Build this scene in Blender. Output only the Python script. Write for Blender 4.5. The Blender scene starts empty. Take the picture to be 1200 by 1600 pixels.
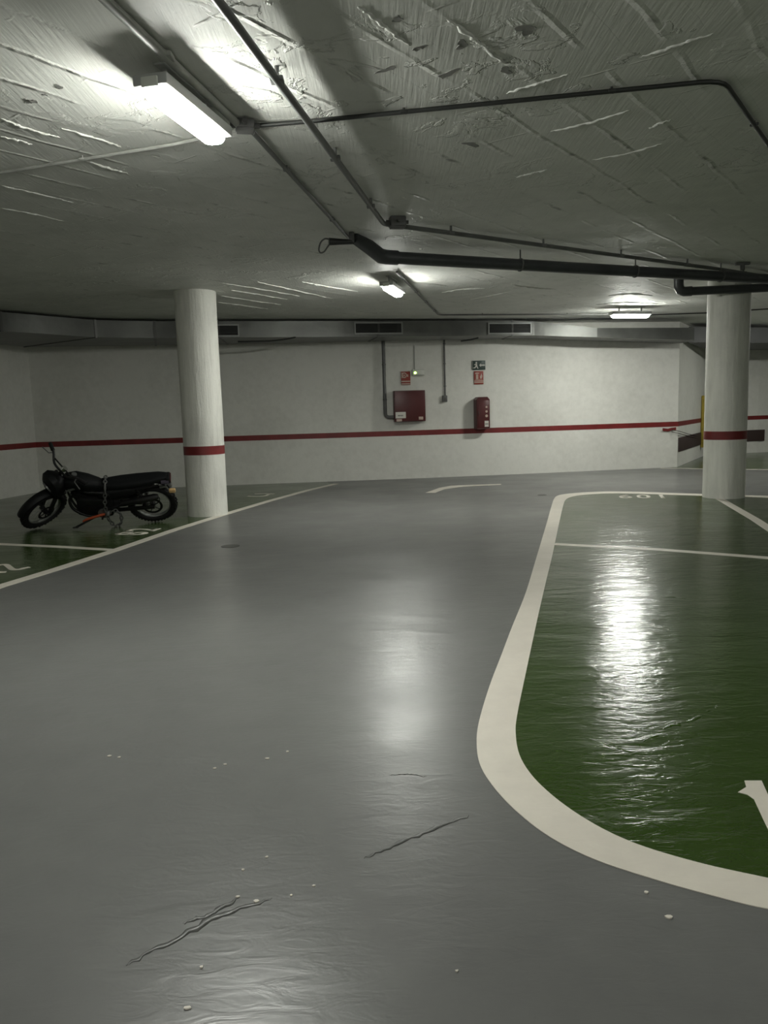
import bpy, bmesh, math, random
from mathutils import Vector, Matrix, noise
random.seed(7)
PI = math.pi
C = bpy.context.scene.collection
H = 3.1                       # ceiling height
CAM_H = 1.4
FPX = 1200.0
PITCH = math.atan(158 / 1200)
ROLL = math.atan(0.029)

# ------------------------------------------------------------------ survey helpers (photo measurements -> places in the garage)
FW = Vector((0, math.cos(PITCH), -math.sin(PITCH)))
R0 = Vector((1, 0, 0))
U0 = Vector((0, math.sin(PITCH), math.cos(PITCH)))
CR = R0 * math.cos(ROLL) - U0 * math.sin(ROLL)
CU = R0 * math.sin(ROLL) + U0 * math.cos(ROLL)
EYE = Vector((0, 0, CAM_H))

def ray(px, py):
    return FW + CR * ((px - 600) / FPX) + CU * ((800 - py) / FPX)

def Z(px, py, z=0.0):
    d = ray(px, py)
    return EYE + d * ((z - CAM_H) / d.z)

def F2(px, py):
    p = Z(px, py, 0)
    return (p.x, p.y)

def seg_hit(px, py, a, b):
    """point where the line of sight meets the vertical plane through a-b"""
    d = ray(px, py)
    n = Vector((-(b[1] - a[1]), b[0] - a[0], 0)).normalized()
    t = ((Vector((a[0], a[1], 0)) - EYE).dot(n)) / d.dot(n)
    return EYE + d * t

# ------------------------------------------------------------------ materials
class NT:
    def __init__(self, name):
        self.m = bpy.data.materials.new(name)
        self.m.use_nodes = True
        self.t = self.m.node_tree
        self.b = self.t.nodes['Principled BSDF']
    def n(self, typ, **kw):
        nd = self.t.nodes.new(typ)
        for k, v in kw.items():
            if k in nd.inputs.keys():
                nd.inputs[k].default_value = v
            else:
                setattr(nd, k, v)
        return nd
    def l(self, a, b):
        self.t.links.new(a, b)
    def setp(self, **kw):
        for k, v in kw.items():
            k = k.replace('_', ' ')
            if k == 'Base Color' and len(v) == 3:
                v = (*v, 1)
            self.b.inputs[k].default_value = v
    def math(self, op, a, b=None, clamp=False):
        nd = self.t.nodes.new('ShaderNodeMath'); nd.operation = op; nd.use_clamp = clamp
        for i, v in enumerate((a, b)):
            if v is None: continue
            if isinstance(v, (int, float)): nd.inputs[i].default_value = v
            else: self.l(v, nd.inputs[i])
        return nd.outputs[0]
    def ramp(self, fac, stops):
        nd = self.t.nodes.new('ShaderNodeValToRGB')
        while len(nd.color_ramp.elements) < len(stops): nd.color_ramp.elements.new(0.5)
        for e, (p, c) in zip(nd.color_ramp.elements, stops):
            e.position = p
            e.color = (c, c, c, 1) if isinstance(c, (int, float)) else (*c, 1)
        self.l(fac, nd.inputs[0])
        return nd.outputs[0]
    def noise(self, vec, scale, detail=3, rough=.55, dist=0):
        nd = self.t.nodes.new('ShaderNodeTexNoise')
        nd.inputs['Scale'].default_value = scale; nd.inputs['Detail'].default_value = detail
        nd.inputs['Roughness'].default_value = rough; nd.inputs['Distortion'].default_value = dist
        self.l(vec, nd.inputs['Vector'])
        return nd.outputs['Fac']
    def coords(self, rot=0, scale=(1, 1, 1), obj=False):
        g = self.t.nodes.new('ShaderNodeTexCoord') if obj else self.t.nodes.new('ShaderNodeNewGeometry')
        mp = self.t.nodes.new('ShaderNodeMapping')
        mp.inputs['Rotation'].default_value = (0, 0, rot); mp.inputs['Scale'].default_value = scale
        self.l(g.outputs['Object'] if obj else g.outputs['Position'], mp.inputs['Vector'])
        return mp.outputs[0]
    def bump(self, height, dist, strength=1.0, prev=None):
        nd = self.t.nodes.new('ShaderNodeBump')
        nd.inputs['Strength'].default_value = strength; nd.inputs['Distance'].default_value = dist
        self.l(height, nd.inputs['Height'])
        if prev is not None: self.l(prev, nd.inputs['Normal'])
        return nd.outputs[0]
    def normal(self, s):
        self.l(s, self.b.inputs['Normal'])

def simple(name, col, rough=.5, metal=0.0, spec=.5, bump=None, vary=.0, vscale=8):
    M = NT(name)
    M.setp(Base_Color=col, Roughness=rough, Metallic=metal, Specular_IOR_Level=spec)
    v = M.coords(obj=True)
    if vary:
        nz = M.noise(v, vscale, 4)
        c2 = tuple(max(0, x * (1 - vary)) for x in col); c3 = tuple(min(1, x * (1 + vary)) for x in col)
        M.l(M.ramp(nz, [(.3, c2), (.7, c3)]), M.b.inputs['Base Color'])
    if bump:
        M.normal(M.bump(M.noise(v, bump[0], 4), bump[1]))
    return M.m

def floor_mat(name, base, dark, rough, ripple, big, stain=.5):
    M = NT(name)
    v = M.coords()
    n1 = M.noise(v, .55, 5, .6)
    n2 = M.noise(v, 7, 5, .65)
    mix = M.math('ADD', M.math('MULTIPLY', n1, .7), M.math('MULTIPLY', n2, .3))
    M.l(M.ramp(mix, [(.36, dark), (.62, base)]), M.b.inputs['Base Color'])
    M.setp(Specular_IOR_Level=.30 if 'grey' in name else .42)
    M.l(M.ramp(M.noise(v, 1.3, 4), [(.3, rough[0]), (.7, rough[1])]), M.b.inputs['Roughness'])
    # trowel waves: long shallow undulation, streaky ripples and the odd dragged crest
    vw = M.coords(rot=math.radians(-22), scale=(1.0, 2.6, 1))
    w1 = M.noise(vw, 1.1, 2, .5, .6)
    w2 = M.noise(vw, 7.5, 3, .6, 1.0)
    w3 = M.noise(v, 45, 2, .5)
    b = M.bump(w1, big)
    b = M.bump(w2, ripple, prev=b)
    b = M.bump(w3, ripple * .10, prev=b)
    M.normal(b)
    return M.m

MAT = {}
MAT['grey_floor'] = floor_mat('grey_floor_paint', (.145, .147, .141), (.118, .119, .115), (.285, .38), .0015, .005)
MAT['green_floor'] = floor_mat('green_floor_paint', (.034, .064, .012), (.027, .050, .009), (.13, .22), .0036, .012)
MAT['white_line'] = floor_mat('white_line_paint', (.70, .655, .575), (.58, .54, .475), (.38, .5), .0015, .006)

def ceiling_mat():
    M = NT('board_marked_concrete')
    A = math.radians(37)
    v = M.coords()
    n1 = M.noise(v, .8, 6, .6)
    n2 = M.noise(v, 6, 5, .6)
    mix = M.math('ADD', M.math('MULTIPLY', n1, .65), M.math('MULTIPLY', n2, .35))
    colr = M.ramp(mix, [(.36, (.60, .61, .57)), (.6, (.72, .725, .685))])
    M.setp(Roughness=.58, Specular_IOR_Level=.35)
    vr = M.coords(rot=A)
    # distort a little so that seams are not ruler straight
    ndist = M.t.nodes.new('ShaderNodeVectorMath'); ndist.operation = 'ADD'
    nn = M.t.nodes.new('ShaderNodeTexNoise'); nn.inputs['Scale'].default_value = 2.2; nn.inputs['Detail'].default_value = 4
    M.l(vr, nn.inputs['Vector'])
    sc = M.t.nodes.new('ShaderNodeVectorMath'); sc.operation = 'SCALE'; sc.inputs['Scale'].default_value = .07
    M.l(nn.outputs['Color'], sc.inputs[0])
    M.l(vr, ndist.inputs[0]); M.l(sc.outputs[0], ndist.inputs[1])
    sx = M.t.nodes.new('ShaderNodeSeparateXYZ'); M.l(ndist.outputs[0], sx.inputs[0])
    x, y = sx.outputs[0], sx.outputs[1]
    def seam(c, pitch, width):
        f = M.math('FRACT', M.math('DIVIDE', c, pitch))
        d = M.math('ABSOLUTE', M.math('SUBTRACT', f, .5))
        return M.math('SUBTRACT', 1.0, M.math('MULTIPLY', d, pitch / width), clamp=True)
    s1 = seam(x, .34, .026)
    s2 = seam(y, .55, .012)
    m1 = M.ramp(M.noise(v, 1.6, 3), [(.43, 0.0), (.60, 1.0)])
    m2 = M.ramp(M.noise(M.coords(rot=.4), 2.9, 4), [(.52, 0.0), (.64, 1.0)])
    seams = M.math('ADD', M.math('MULTIPLY', s1, m1), M.math('MULTIPLY', s2, m2))
    # per board step
    fl = M.math('FLOOR', M.math('DIVIDE', x, .34))
    wn = M.t.nodes.new('ShaderNodeTexWhiteNoise'); wn.noise_dimensions = '1D'; M.l(fl, wn.inputs['W'])
    vg = M.coords(rot=A, scale=(14, .8, 1))
    grain = M.noise(vg, 4, 3, .55)
    rag = M.ramp(M.noise(v, 3.4, 6, .6, .5), [(.56, 0.0), (.60, .8), (.7, 1.0)])
    rmask = M.ramp(M.noise(v, .55, 2), [(.46, 0.0), (.60, 1.0)])
    worn = M.math('MULTIPLY', M.math('MULTIPLY', s1, m1), M.ramp(M.noise(v, 5.5, 5, .65), [(.53, 0.0), (.62, 1.0)]))
    mx = M.t.nodes.new('ShaderNodeMix'); mx.data_type = 'RGBA'
    M.l(M.math('MULTIPLY', worn, .8), mx.inputs['Factor']); M.l(colr, mx.inputs['A']); mx.inputs['B'].default_value = (.17, .17, .155, 1)
    M.l(mx.outputs['Result'], M.b.inputs['Base Color'])
    b = M.bump(M.noise(v, .9, 2), .04)
    b = M.bump(wn.outputs['Value'], .006, prev=b)
    b = M.bump(M.math('MULTIPLY', seams, M.ramp(M.noise(v, 11, 3), [(.3, .25), (.65, 1.0)])), .014, prev=b)
    b = M.bump(M.math('MULTIPLY', rag, rmask), .012, prev=b)
    b = M.bump(grain, .0025, prev=b)
    M.normal(b)
    return M.m
MAT['ceiling'] = ceiling_mat()

def wall_mat():
    M = NT('white_wall_paint')
    v = M.coords()
    n1 = M.noise(v, .7, 5, .6)
    n2 = M.noise(v, 9, 5, .65)
    mix = M.math('ADD', M.math('MULTIPLY', n1, .6), M.math('MULTIPLY', n2, .4))
    M.l(M.ramp(mix, [(.34, (.60, .595, .55)), (.55, (.70, .695, .65))]), M.b.inputs['Base Color'])
    M.setp(Roughness=.6, Specular_IOR_Level=.35)
    b = M.bump(M.noise(v, 1.4, 3), .02)
    b = M.bump(M.noise(v, 60, 3), .0015, prev=b)
    M.normal(b)
    return M.m
MAT['wall'] = wall_mat()

def column_mat():
    M = NT('white_column_render')
    v = M.coords(scale=(1, 1, .12))
    n1 = M.noise(v, 14, 5, .65)
    n2 = M.noise(M.coords(), 1.8, 4)
    M.l(M.ramp(M.math('ADD', M.math('MULTIPLY', n1, .5), M.math('MULTIPLY', n2, .5)), [(.34, (.62, .615, .57)), (.55, (.76, .755, .70))]), M.b.inputs['Base Color'])
    M.setp(Roughness=.62, Specular_IOR_Level=.35)
    M.normal(M.bump(M.noise(M.coords(), 30, 3), .0025, prev=M.bump(n1, .010)))
    return M.m
MAT['column'] = column_mat()
MAT['red_paint'] = simple('red_band_paint', (.165, .014, .014), .5, vary=.2, vscale=5)
MAT['brown_foam'] = simple('brown_foam', (.042, .024, .021), .75, bump=(80, .001))
MAT['yellow'] = simple('yellow_guard', (.45, .34, .05), .6, vary=.25, vscale=6)
MAT['pipe'] = simple('dark_grey_plastic_pipe', (.055, .058, .062), .38, vary=.2, vscale=3)
MAT['conduit'] = simple('dark_grey_conduit', (.12, .122, .118), .42, vary=.25, vscale=4)
MAT['black_conduit'] = simple('black_conduit', (.02, .021, .02), .45)
MAT['paint_conduit'] = simple('painted_over_conduit', (.36, .365, .34), .5, vary=.15)
MAT['box_grey'] = simple('grey_box_plastic', (.10, .10, .098), .5, vary=.15)
MAT['duct'] = simple('galvanised_duct_sheet', (.13, .133, .125), .42, metal=.55, vary=.25, vscale=1.6, bump=(1.5, .02))
MAT['dark_duct'] = simple('dark_duct_sheet', (.045, .047, .046), .5, vary=.2, vscale=2)
MAT['duct_flange'] = simple('duct_flange_metal', (.10, .10, .095), .45, metal=.6)
MAT['grille_frame'] = simple('grille_frame_aluminium', (.24, .245, .235), .4, metal=.3)
MAT['grille_slat'] = simple('grille_slat_dark', (.045, .046, .044), .5, metal=.3)
MAT['housing'] = simple('lamp_housing_grey', (.42, .43, .42), .45)
MAT['clip'] = simple('lamp_clip_clear', (.7, .72, .66), .25)
MAT['cab_red'] = simple('cabinet_red_enamel', (.078, .011, .012), .4, vary=.12, vscale=4)
MAT['cab_dark'] = simple('cabinet_dark_edge', (.05, .008, .009), .5)
MAT['sign_red'] = simple('sign_red', (.27, .035, .022), .5)
MAT['sign_green'] = simple('sign_dark_green', (.015, .035, .028), .45)
MAT['sign_white'] = simple('sign_white', (.62, .60, .55), .5)
MAT['sign_cream'] = simple('sign_pale', (.50, .38, .32), .5)
MAT['scribble'] = simple('label_ink', (.05, .055, .045), .6)
MAT['white_plastic'] = simple('white_plastic', (.5, .5, .46), .4)
MAT['bike_black'] = simple('bike_black_plastic', (.007, .0075, .008), .5, spec=.2)
MAT['bike_seat'] = simple('bike_seat_vinyl', (.006, .007, .0075), .6, spec=.2, bump=(40, .001))
MAT['rubber'] = simple('tyre_rubber', (.0075, .0075, .0075), .8, spec=.3)
MAT['bike_metal'] = simple('bike_engine_metal', (.013, .013, .013), .45, metal=.4, vary=.3)
MAT['rim'] = simple('rim_alloy', (.30, .31, .30), .35, metal=.8)
MAT['chrome'] = simple('chrome', (.75, .76, .75), .12, metal=1)
MAT['silver'] = simple('dull_silver', (.18, .185, .18), .45, metal=.6)
MAT['orange'] = simple('orange_red_lever', (.42, .075, .025), .5)
MAT['amber'] = simple('amber_lens', (.50, .33, .15), .35)
MAT['purple'] = simple('faded_purple_sticker', (.10, .085, .125), .5)
MAT['taillight'] = simple('dark_red_lens', (.05, .006, .006), .3)
MAT['chain'] = simple('grey_chain_links', (.13, .13, .125), .45, metal=.5)
MAT['flake'] = simple('dark_flake_surface', (.20, .20, .185), .5, bump=(20, .004))  # patches much darker than the ceiling around them
MAT['drain'] = simple('drain_cover_dark', (.06, .06, .055), .5)

def emit(name, col, strength):
    M = NT(name)
    M.setp(Base_Color=(.8, .8, .8), Emission_Color=(*col, 1), Emission_Strength=strength)
    return M.m
LAMP = 36.0
def lamp_mat():
    # prismatic diffuser: strongest straight down, weaker out of its flanks
    M = NT('lamp_diffuser_lit')
    M.setp(Base_Color=(.8, .8, .8), Emission_Color=(.985, 1.0, .925, 1))
    g = M.t.nodes.new('ShaderNodeNewGeometry'); sx = M.t.nodes.new('ShaderNodeSeparateXYZ'); M.l(g.outputs['Normal'], sx.inputs[0])
    k = M.math('ADD', .30, M.math('MULTIPLY', M.math('MULTIPLY', sx.outputs[2], -1.0, clamp=True), .85))
    M.l(M.math('MULTIPLY', k, LAMP), M.b.inputs['Emission Strength'])
    return M.m
MAT['lamp'] = lamp_mat()
MAT['led'] = emit('green_led_lit', (.45, 1.0, .12), 1.6)

# ------------------------------------------------------------------ mesh builder
def frame_for(d):
    d = d.normalized()
    a = Vector((0, 0, 1)) if abs(d.z) < .95 else Vector((1, 0, 0))
    u = d.cross(a).normalized()
    return u, u.cross(d).normalized()

class MB:
    def __init__(self):
        self.bm = bmesh.new()
        self.M = Matrix.Identity(4)
    def v(self, p):
        return self.bm.verts.new(self.M @ Vector(p))
    def face(self, vs):
        try: return self.bm.faces.new(vs)
        except ValueError: return None
    def box(self, c, s, rot=None, bevel=0.0):
        r = rot or Matrix.Identity(3)
        c = Vector(c); hx, hy, hz = s[0] / 2, s[1] / 2, s[2] / 2
        vs = [self.v(c + r @ Vector((x * hx, y * hy, z * hz))) for x in (-1, 1) for y in (-1, 1) for z in (-1, 1)]
        fs = []
        for q in ((0, 1, 3, 2), (4, 6, 7, 5), (0, 4, 5, 1), (2, 3, 7, 6), (0, 2, 6, 4), (1, 5, 7, 3)):
            fs.append(self.face([vs[i] for i in q]))
        if bevel:
            es = {e for f in fs for e in f.edges}
            bmesh.ops.bevel(self.bm, geom=list(es), offset=bevel, segments=2, affect='EDGES', profile=.5)
        return self
    def rings(self, rings, caps=True, closed=False):
        rv = [[self.v(p) for p in r] for r in rings]
        n = len(rv[0])
        m = len(rv)
        for i in range(m if closed else m - 1):
            a, b = rv[i], rv[(i + 1) % m]
            for k in range(n):
                self.face([a[k], a[(k + 1) % n], b[(k + 1) % n], b[k]])
        if caps and not closed:
            self.face(rv[0][::-1]); self.face(rv[-1])
        return self
    def tube(self, pts, r, n=12, caps=True):
        pts = [Vector(p) for p in pts]
        rs = r if isinstance(r, (list, tuple)) else [r] * len(pts)
        rings = []
        t0 = (pts[1] - pts[0]).normalized()
        u, w = frame_for(t0)
        prev = t0
        for i, p in enumerate(pts):
            if i == 0: t = t0
            elif i == len(pts) - 1: t = (pts[i] - pts[i - 1]).normalized()
            else: t = ((pts[i + 1] - p).normalized() + (p - pts[i - 1]).normalized()).normalized()
            q = prev.rotation_difference(t)
            u = q @ u; w = q @ w; prev = t
            k = 1.0
            if 0 < i < len(pts) - 1:
                cs = t.dot((p - pts[i - 1]).normalized())
                k = 1 / max(cs, .6)
            rings.append([p + (u * math.cos(2 * PI * j / n) + w * math.sin(2 * PI * j / n)) * rs[i] for j in range(n)])
        return self.rings(rings, caps)
    def ring(self, c, axis, R, r, n=40, m=10, sx=1.0):
        c = Vector(c); axis = Vector(axis).normalized(); u, w = frame_for(axis)
        rings = []
        for i in range(n):
            a = 2 * PI * i / n
            d = u * math.cos(a) + w * math.sin(a)
            rings.append([c + d * (R + r * math.cos(2 * PI * k / m)) + axis * (r * sx * math.sin(2 * PI * k / m)) for k in range(m)])
        return self.rings(rings, closed=True)
    def cyl(self, a, b, r, r2=None, n=20):
        return self.tube([a, b], [r, r if r2 is None else r2], n)
    def prism(self, poly, z0, z1):
        lo = [self.v((p[0], p[1], z0)) for p in poly]; hi = [self.v((p[0], p[1], z1)) for p in poly]
        self.face(lo[::-1]); self.face(hi)
        n = len(poly)
        for i in range(n):
            self.face([lo[i], lo[(i + 1) % n], hi[(i + 1) % n], hi[i]])
        return self
    def strip(self, left, right, z0, z1):
        """ribbon between two polylines"""
        rings = []
        for a, b in zip(left, right):
            rings.append([(a[0], a[1], z0), (b[0], b[1], z0), (b[0], b[1], z1), (a[0], a[1], z1)])
        return self.rings(rings)
    def build(self, name, mat, parent=None, smooth=True, angle=40):
        bmesh.ops.recalc_face_normals(self.bm, faces=self.bm.faces[:])
        big = [f for f in self.bm.faces if len(f.verts) > 4]
        if big: bmesh.ops.triangulate(self.bm, faces=big)
        me = bpy.data.meshes.new(name)
        self.bm.to_mesh(me); self.bm.free()
        me.materials.append(MAT[mat] if isinstance(mat, str) else mat)
        if smooth:
            for p in me.polygons: p.use_smooth = True
            me.set_sharp_from_angle(angle=math.radians(angle))
        o = bpy.data.objects.new(name, me); C.objects.link(o)
        if parent is not None: o.parent = parent
        return o

def empty(name, loc=(0, 0, 0), rot=(0, 0, 0)):
    o = bpy.data.objects.new(name, None); C.objects.link(o)
    o.location = loc; o.rotation_euler = rot; o.empty_display_size = .1
    return o
def tag(o, label, cat, group=None):
    o['label'] = label; o['category'] = cat
    if group: o['group'] = group
    return o
def struct(o, label=None):
    o['kind'] = 'structure'
    if label: o['label'] = label
    return o

def offset_line(pts, d):
    """offset a 2-D polyline to its left by d"""
    out = []
    P = [Vector((p[0], p[1])) for p in pts]
    for i, p in enumerate(P):
        a = P[max(0, i - 1)]; b = P[min(len(P) - 1, i + 1)]
        t1 = (p - a).normalized() if i > 0 else (b - p).normalized()
        t2 = (b - p).normalized() if i < len(P) - 1 else t1
        t = (t1 + t2).normalized()
        nrm = Vector((-t.y, t.x))
        k = 1 / max(.5, t.dot(t1))
        out.append((p.x + nrm.x * d * k, p.y + nrm.y * d * k))
    return out

def catmull(pts, n=6):
    P = [Vector(p) for p in pts]
    out = []
    for i in range(len(P) - 1):
        p0 = P[max(0, i - 1)]; p1 = P[i]; p2 = P[i + 1]; p3 = P[min(len(P) - 1, i + 2)]
        for k in range(n):
            t = k / n
            out.append(.5 * ((2 * p1) + (p2 - p0) * t + (2 * p0 - 5 * p1 + 4 * p2 - p3) * t * t + (3 * p1 - p0 - 3 * p2 + p3) * t ** 3))
    out.append(P[-1])
    return out

# ------------------------------------------------------------------ shell
BACK = [(-6.80, 15.17), (-3.95, 15.37), (-3.16, 15.47), (-1.03, 15.65), (.55, 15.78), (3.12, 16.14), (6.42, 16.72)]
LEFT = [(-10.4, -6.0), (-6.80, 15.17)]
RECESS = [(6.42, 16.72), (8.58, 20.35)]
FAR = [(8.58, 20.35), (10.05, 20.62), (16.0, 22.4)]
RIGHT = [(16.0, 22.4), (16.0, -6.0)]
REAR = [(16.0, -6.0), (-10.4, -6.0)]
T = .2
def wall(name, pts, label):
    mb = MB()
    mb.strip(pts, offset_line(pts, T), 0, H)
    return struct(mb.build(name, 'wall', smooth=False), label)
wl = wall('wall_left', LEFT, 'white side wall at the left behind the motorbike')
wb = wall('wall_back', BACK, 'long white back wall with a red stripe')
wr = wall('wall_recess', RECESS, 'white side wall of the recess behind the right column')
wf = wall('wall_far', FAR, 'white end wall beyond the right column')
struct(wall('wall_right', RIGHT, 'white wall at the right of the garage'))
struct(wall('wall_rear', REAR, 'white wall behind the viewpoint'))

def stripe(parent, pts, z, h, i0=0.0, name='painted_stripe', mat='red_paint', t=.004):
    mb = MB()
    mb.strip(offset_line(pts, -t), offset_line(pts, .001), z - h / 2, z + h / 2)
    return mb.build(name, mat, parent, smooth=False)
for w, p in ((wl, LEFT), (wb, BACK), (wr, RECESS), (wf, FAR), (bpy.data.objects['wall_right'], RIGHT), (bpy.data.objects['wall_rear'], REAR)):
    s = stripe(w, p, .935, .105)
    s['label'] = 'painted dark red stripe'

OUT = [(-10.6, -6.2), (16.2, -6.2), (16.2, 22.6), (10.0, 20.9), (8.4, 20.6), (6.35, 17.0), (.5, 16.0), (-3, 15.7), (-7.0, 15.4)]
fl = MB().prism(OUT, -.15, 0).build('floor', 'grey_floor', smooth=False)
struct(fl, 'glossy grey painted concrete floor')
ce = MB().prism(OUT, H, H + .08).build('ceiling', 'ceiling', smooth=False)
struct(ce, 'grey painted concrete ceiling with board marks')

# ------------------------------------------------------------------ floor paint
def px2(l): return [F2(*p) for p in l]
# right-hand island
outer = px2([(1300, 1432), (1200, 1421), (1120, 1402), (1030, 1377), (930, 1344), (860, 1309), (810, 1271), (775, 1235), (752, 1200), (745, 1168), (748, 1130), (765, 1072), (783, 1025), (800, 980), (822, 925), (838, 872), (852, 825), (862, 790)])
inner = px2([(1300, 1395), (1200, 1373), (1100, 1351), (1010, 1325), (950, 1300), (900, 1271), (860, 1241), (830, 1211), (812, 1181), (806, 1150), (808, 1118), (822, 1050), (832, 1003), (842, 957), (854, 905), (863, 868), (872, 825), (880, 790)])
outer2 = px2([(866, 779), (872, 774.5), (885, 772), (910, 769.8), (950, 768.2), (1000, 768.8), (1050, 770.5), (1100, 772), (1200, 775), (1300, 778)])
inner2 = px2([(884, 781), (890, 777.5), (900, 775), (920, 772.8), (953, 771.2), (1000, 771.8), (1050, 773.5), (1100, 775), (1200, 778), (1300, 781)])
def cat2(l, n=5): return [(v.x, v.y) for v in catmull([Vector((a, b, 0)) for a, b in l], n)]
OL = cat2(outer + outer2); IL = cat2(inner + inner2)
island = IL + [(11.5, IL[-1][1] - .2), (11.5, IL[0][1] - 2.0)]
g = MB().prism(island, .0004, .002).build('bay_paint', 'green_floor', fl, smooth=False)
g['label'] = 'green painted parking bays inside the white outline'
o = MB().strip(OL, IL, .0004, .003).build('line_marking', 'white_line', fl, smooth=False)
o['label'] = 'wide curved white outline of the green bays'

def line(pts, w, name='line_marking', mat='white_line', z=.0035, label=None):
    a = offset_line(pts, w / 2); b = offset_line(pts, -w / 2)
    o = MB().strip(a, b, .0006, z).build(name, mat, fl, smooth=False)
    if label: o['label'] = label
    return o
line(px2([(866, 850.5), (1030, 859), (1200, 872), (1290, 879)]), .115, label='thin white bay divider on green paint')
line(px2([(1118, 776), (1180, 812), (1215, 835), (1300, 890)]), .115, label='white line running from the right column base')
# left bays
LB = px2([(-330, 1035), (-120, 958), (0, 916.5), (90, 889), (180, 860), (270, 829), (355, 802.5), (420, 783), (478, 767), (525, 756)])
gl = LB + [(-1.2, 15.62), (-3.05, 15.44), (-3.95, 15.36), (-6.79, 15.16), (-7.5, 11.0), (-8.4, 5.7)]
g = MB().prism(gl, .0004, .002).build('bay_paint', 'green_floor', fl, smooth=False)
g['label'] = 'dark green painted bays under the motorbike'
line(LB, .125, label='white edge line of the left bays')
line(px2([(-250, 838), (-120, 844), (0, 850.5), (90, 854.5), (183, 860)]), .11, z=.0032, label='white divider in front of the motorbike')
# bays beyond the far lane
g = MB().prism([F2(1035, 731.5), F2(1100, 732.2), F2(1200, 734), (14.5, 17.6), (15.9, 22.3), (10.05, 20.60), (8.60, 20.33), (6.5, 16.80)], .0004, .002).build('bay_paint', 'green_floor', fl, smooth=False)
g['label'] = 'green bay floor beyond the far lane'
line([F2(1032, 731.7), F2(1100, 732.5), F2(1200, 734), (14.5, 17.5)], .10, label='thin white line across the far bay')

# painted characters: strokes surveyed on the floor
def stroke(pxs, w, mb):
    pts = cat2(px2(pxs), 4) if len(pxs) > 2 else px2(pxs)
    mb.strip(offset_line(pts, w / 2), offset_line(pts, -w / 2), .0006, .0038)
mb = MB()   # big figure 1 at the right edge
mb.prism(px2([(1163, 1221), (1190, 1221), (1204, 1252), (1235, 1322), (1212, 1322), (1196, 1289), (1178, 1250), (1168, 1243), (1153, 1239), (1166, 1231)]), .0006, .0038)
o = mb.build('bay_number', 'white_line', fl, smooth=False); o['label'] = 'white painted figure one, cut by the photo edge'

def text_on_floor(body, origin, xdir, ydir, wid, hei, label):
    cu = bpy.data.curves.new('t', 'FONT'); cu.body = body; cu.size = 1; cu.space_character = 1.25; cu.offset = .018
    ob = bpy.data.objects.new('t', cu); C.objects.link(ob)
    bpy.context.view_layer.update()
    dg = bpy.context.evaluated_depsgraph_get()
    me = bpy.data.meshes.new_from_object(ob.evaluated_get(dg))
    bpy.data.objects.remove(ob)
    xs = [v.co.x for v in me.vertices]; ys = [v.co.y for v in me.vertices]
    x0, x1, y0, y1 = min(xs), max(xs), min(ys), max(ys)
    O = Vector((*origin, 0)); X = Vector((*xdir, 0)).normalized(); Y = Vector((*ydir, 0)).normalized()
    for v in me.vertices:
        p = O + X * ((v.co.x - x0) / (x1 - x0) * wid) + Y * ((v.co.y - y0) / (y1 - y0) * hei)
        v.co = (p.x, p.y, .0036)
    bm = bmesh.new(); bm.from_mesh(me)
    ret = bmesh.ops.extrude_face_region(bm, geom=bm.faces[:])
    for e in ret['geom']:
        if isinstance(e, bmesh.types.BMVert): e.co.z = .0008
    bmesh.ops.recalc_face_normals(bm, faces=bm.faces[:])
    bm.to_mesh(me); bm.free()
    me.materials.clear(); me.materials.append(MAT['white_line'])
    o = bpy.data.objects.new('bay_number', me); C.objects.link(o); o.parent = fl; o['label'] = label
    return o
# 109 read from the far lane (upside down from here)
a = Vector(F2(1035, 773.2)); b = Vector(F2(966, 773.2))
xd = (b - a); yd = Vector((xd.y, -xd.x)); yd = -yd if yd.y > 0 else yd
text_on_floor('109', a, xd, yd, xd.length, .47, 'white bay number read from the far lane')
# number beside the column at the left, read from the lane
a = Vector(F2(231, 833.5)); b = Vector(F2(256, 825))
xd = (b - a).normalized(); yd = Vector((-xd.y, xd.x))
text_on_floor('82', a - xd * .12, xd, yd, .50, .42, 'white bay number in front of the motorbike rear wheel')
mb = MB()
stroke([(-6, 884), (8, 882.5), (14, 886), (20, 890), (30, 890), (38, 888), (46, 886.5)], .055, mb)
stroke([(-8, 894), (2, 894.5), (10, 894)], .055, mb)
o = mb.build('bay_number', 'white_line', fl, smooth=False); o['label'] = 'white painted figure cut by the left photo edge'
mb = MB()
stroke([(387, 775.5), (400, 776), (414, 775), (420, 772.5)], .06, mb)
stroke([(398, 772), (412, 771.5), (428, 772)], .06, mb)
o = mb.build('bay_number', 'white_line', fl, smooth=False); o['label'] = 'faint white bay mark beside the left column'
# lane arrow
mb = MB()
mb.prism(px2([(665, 770), (680, 770.3), (694, 764.5), (718, 761.2), (745, 759.3), (783, 757.6), (783, 756.4), (740, 757.6), (705, 759.0), (686, 762.5)]), .0006, .003)
o = mb.build('lane_arrow', 'white_line', fl, smooth=False); o['label'] = 'curved white lane arrow near the back wall'
def disc(px, py, r, label):
    p = Z(px, py)
    mb = MB(); mb.cyl((p.x, p.y, .0004), (p.x, p.y, .003), r, n=28)
    o = mb.build('drain_cover', 'drain', fl, smooth=False); o['label'] = label
disc(360, 853.5, .10, 'small dark round drain cover in the lane')
disc(847, 773.5, .07, 'small dark drain spot left of the island')

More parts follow.
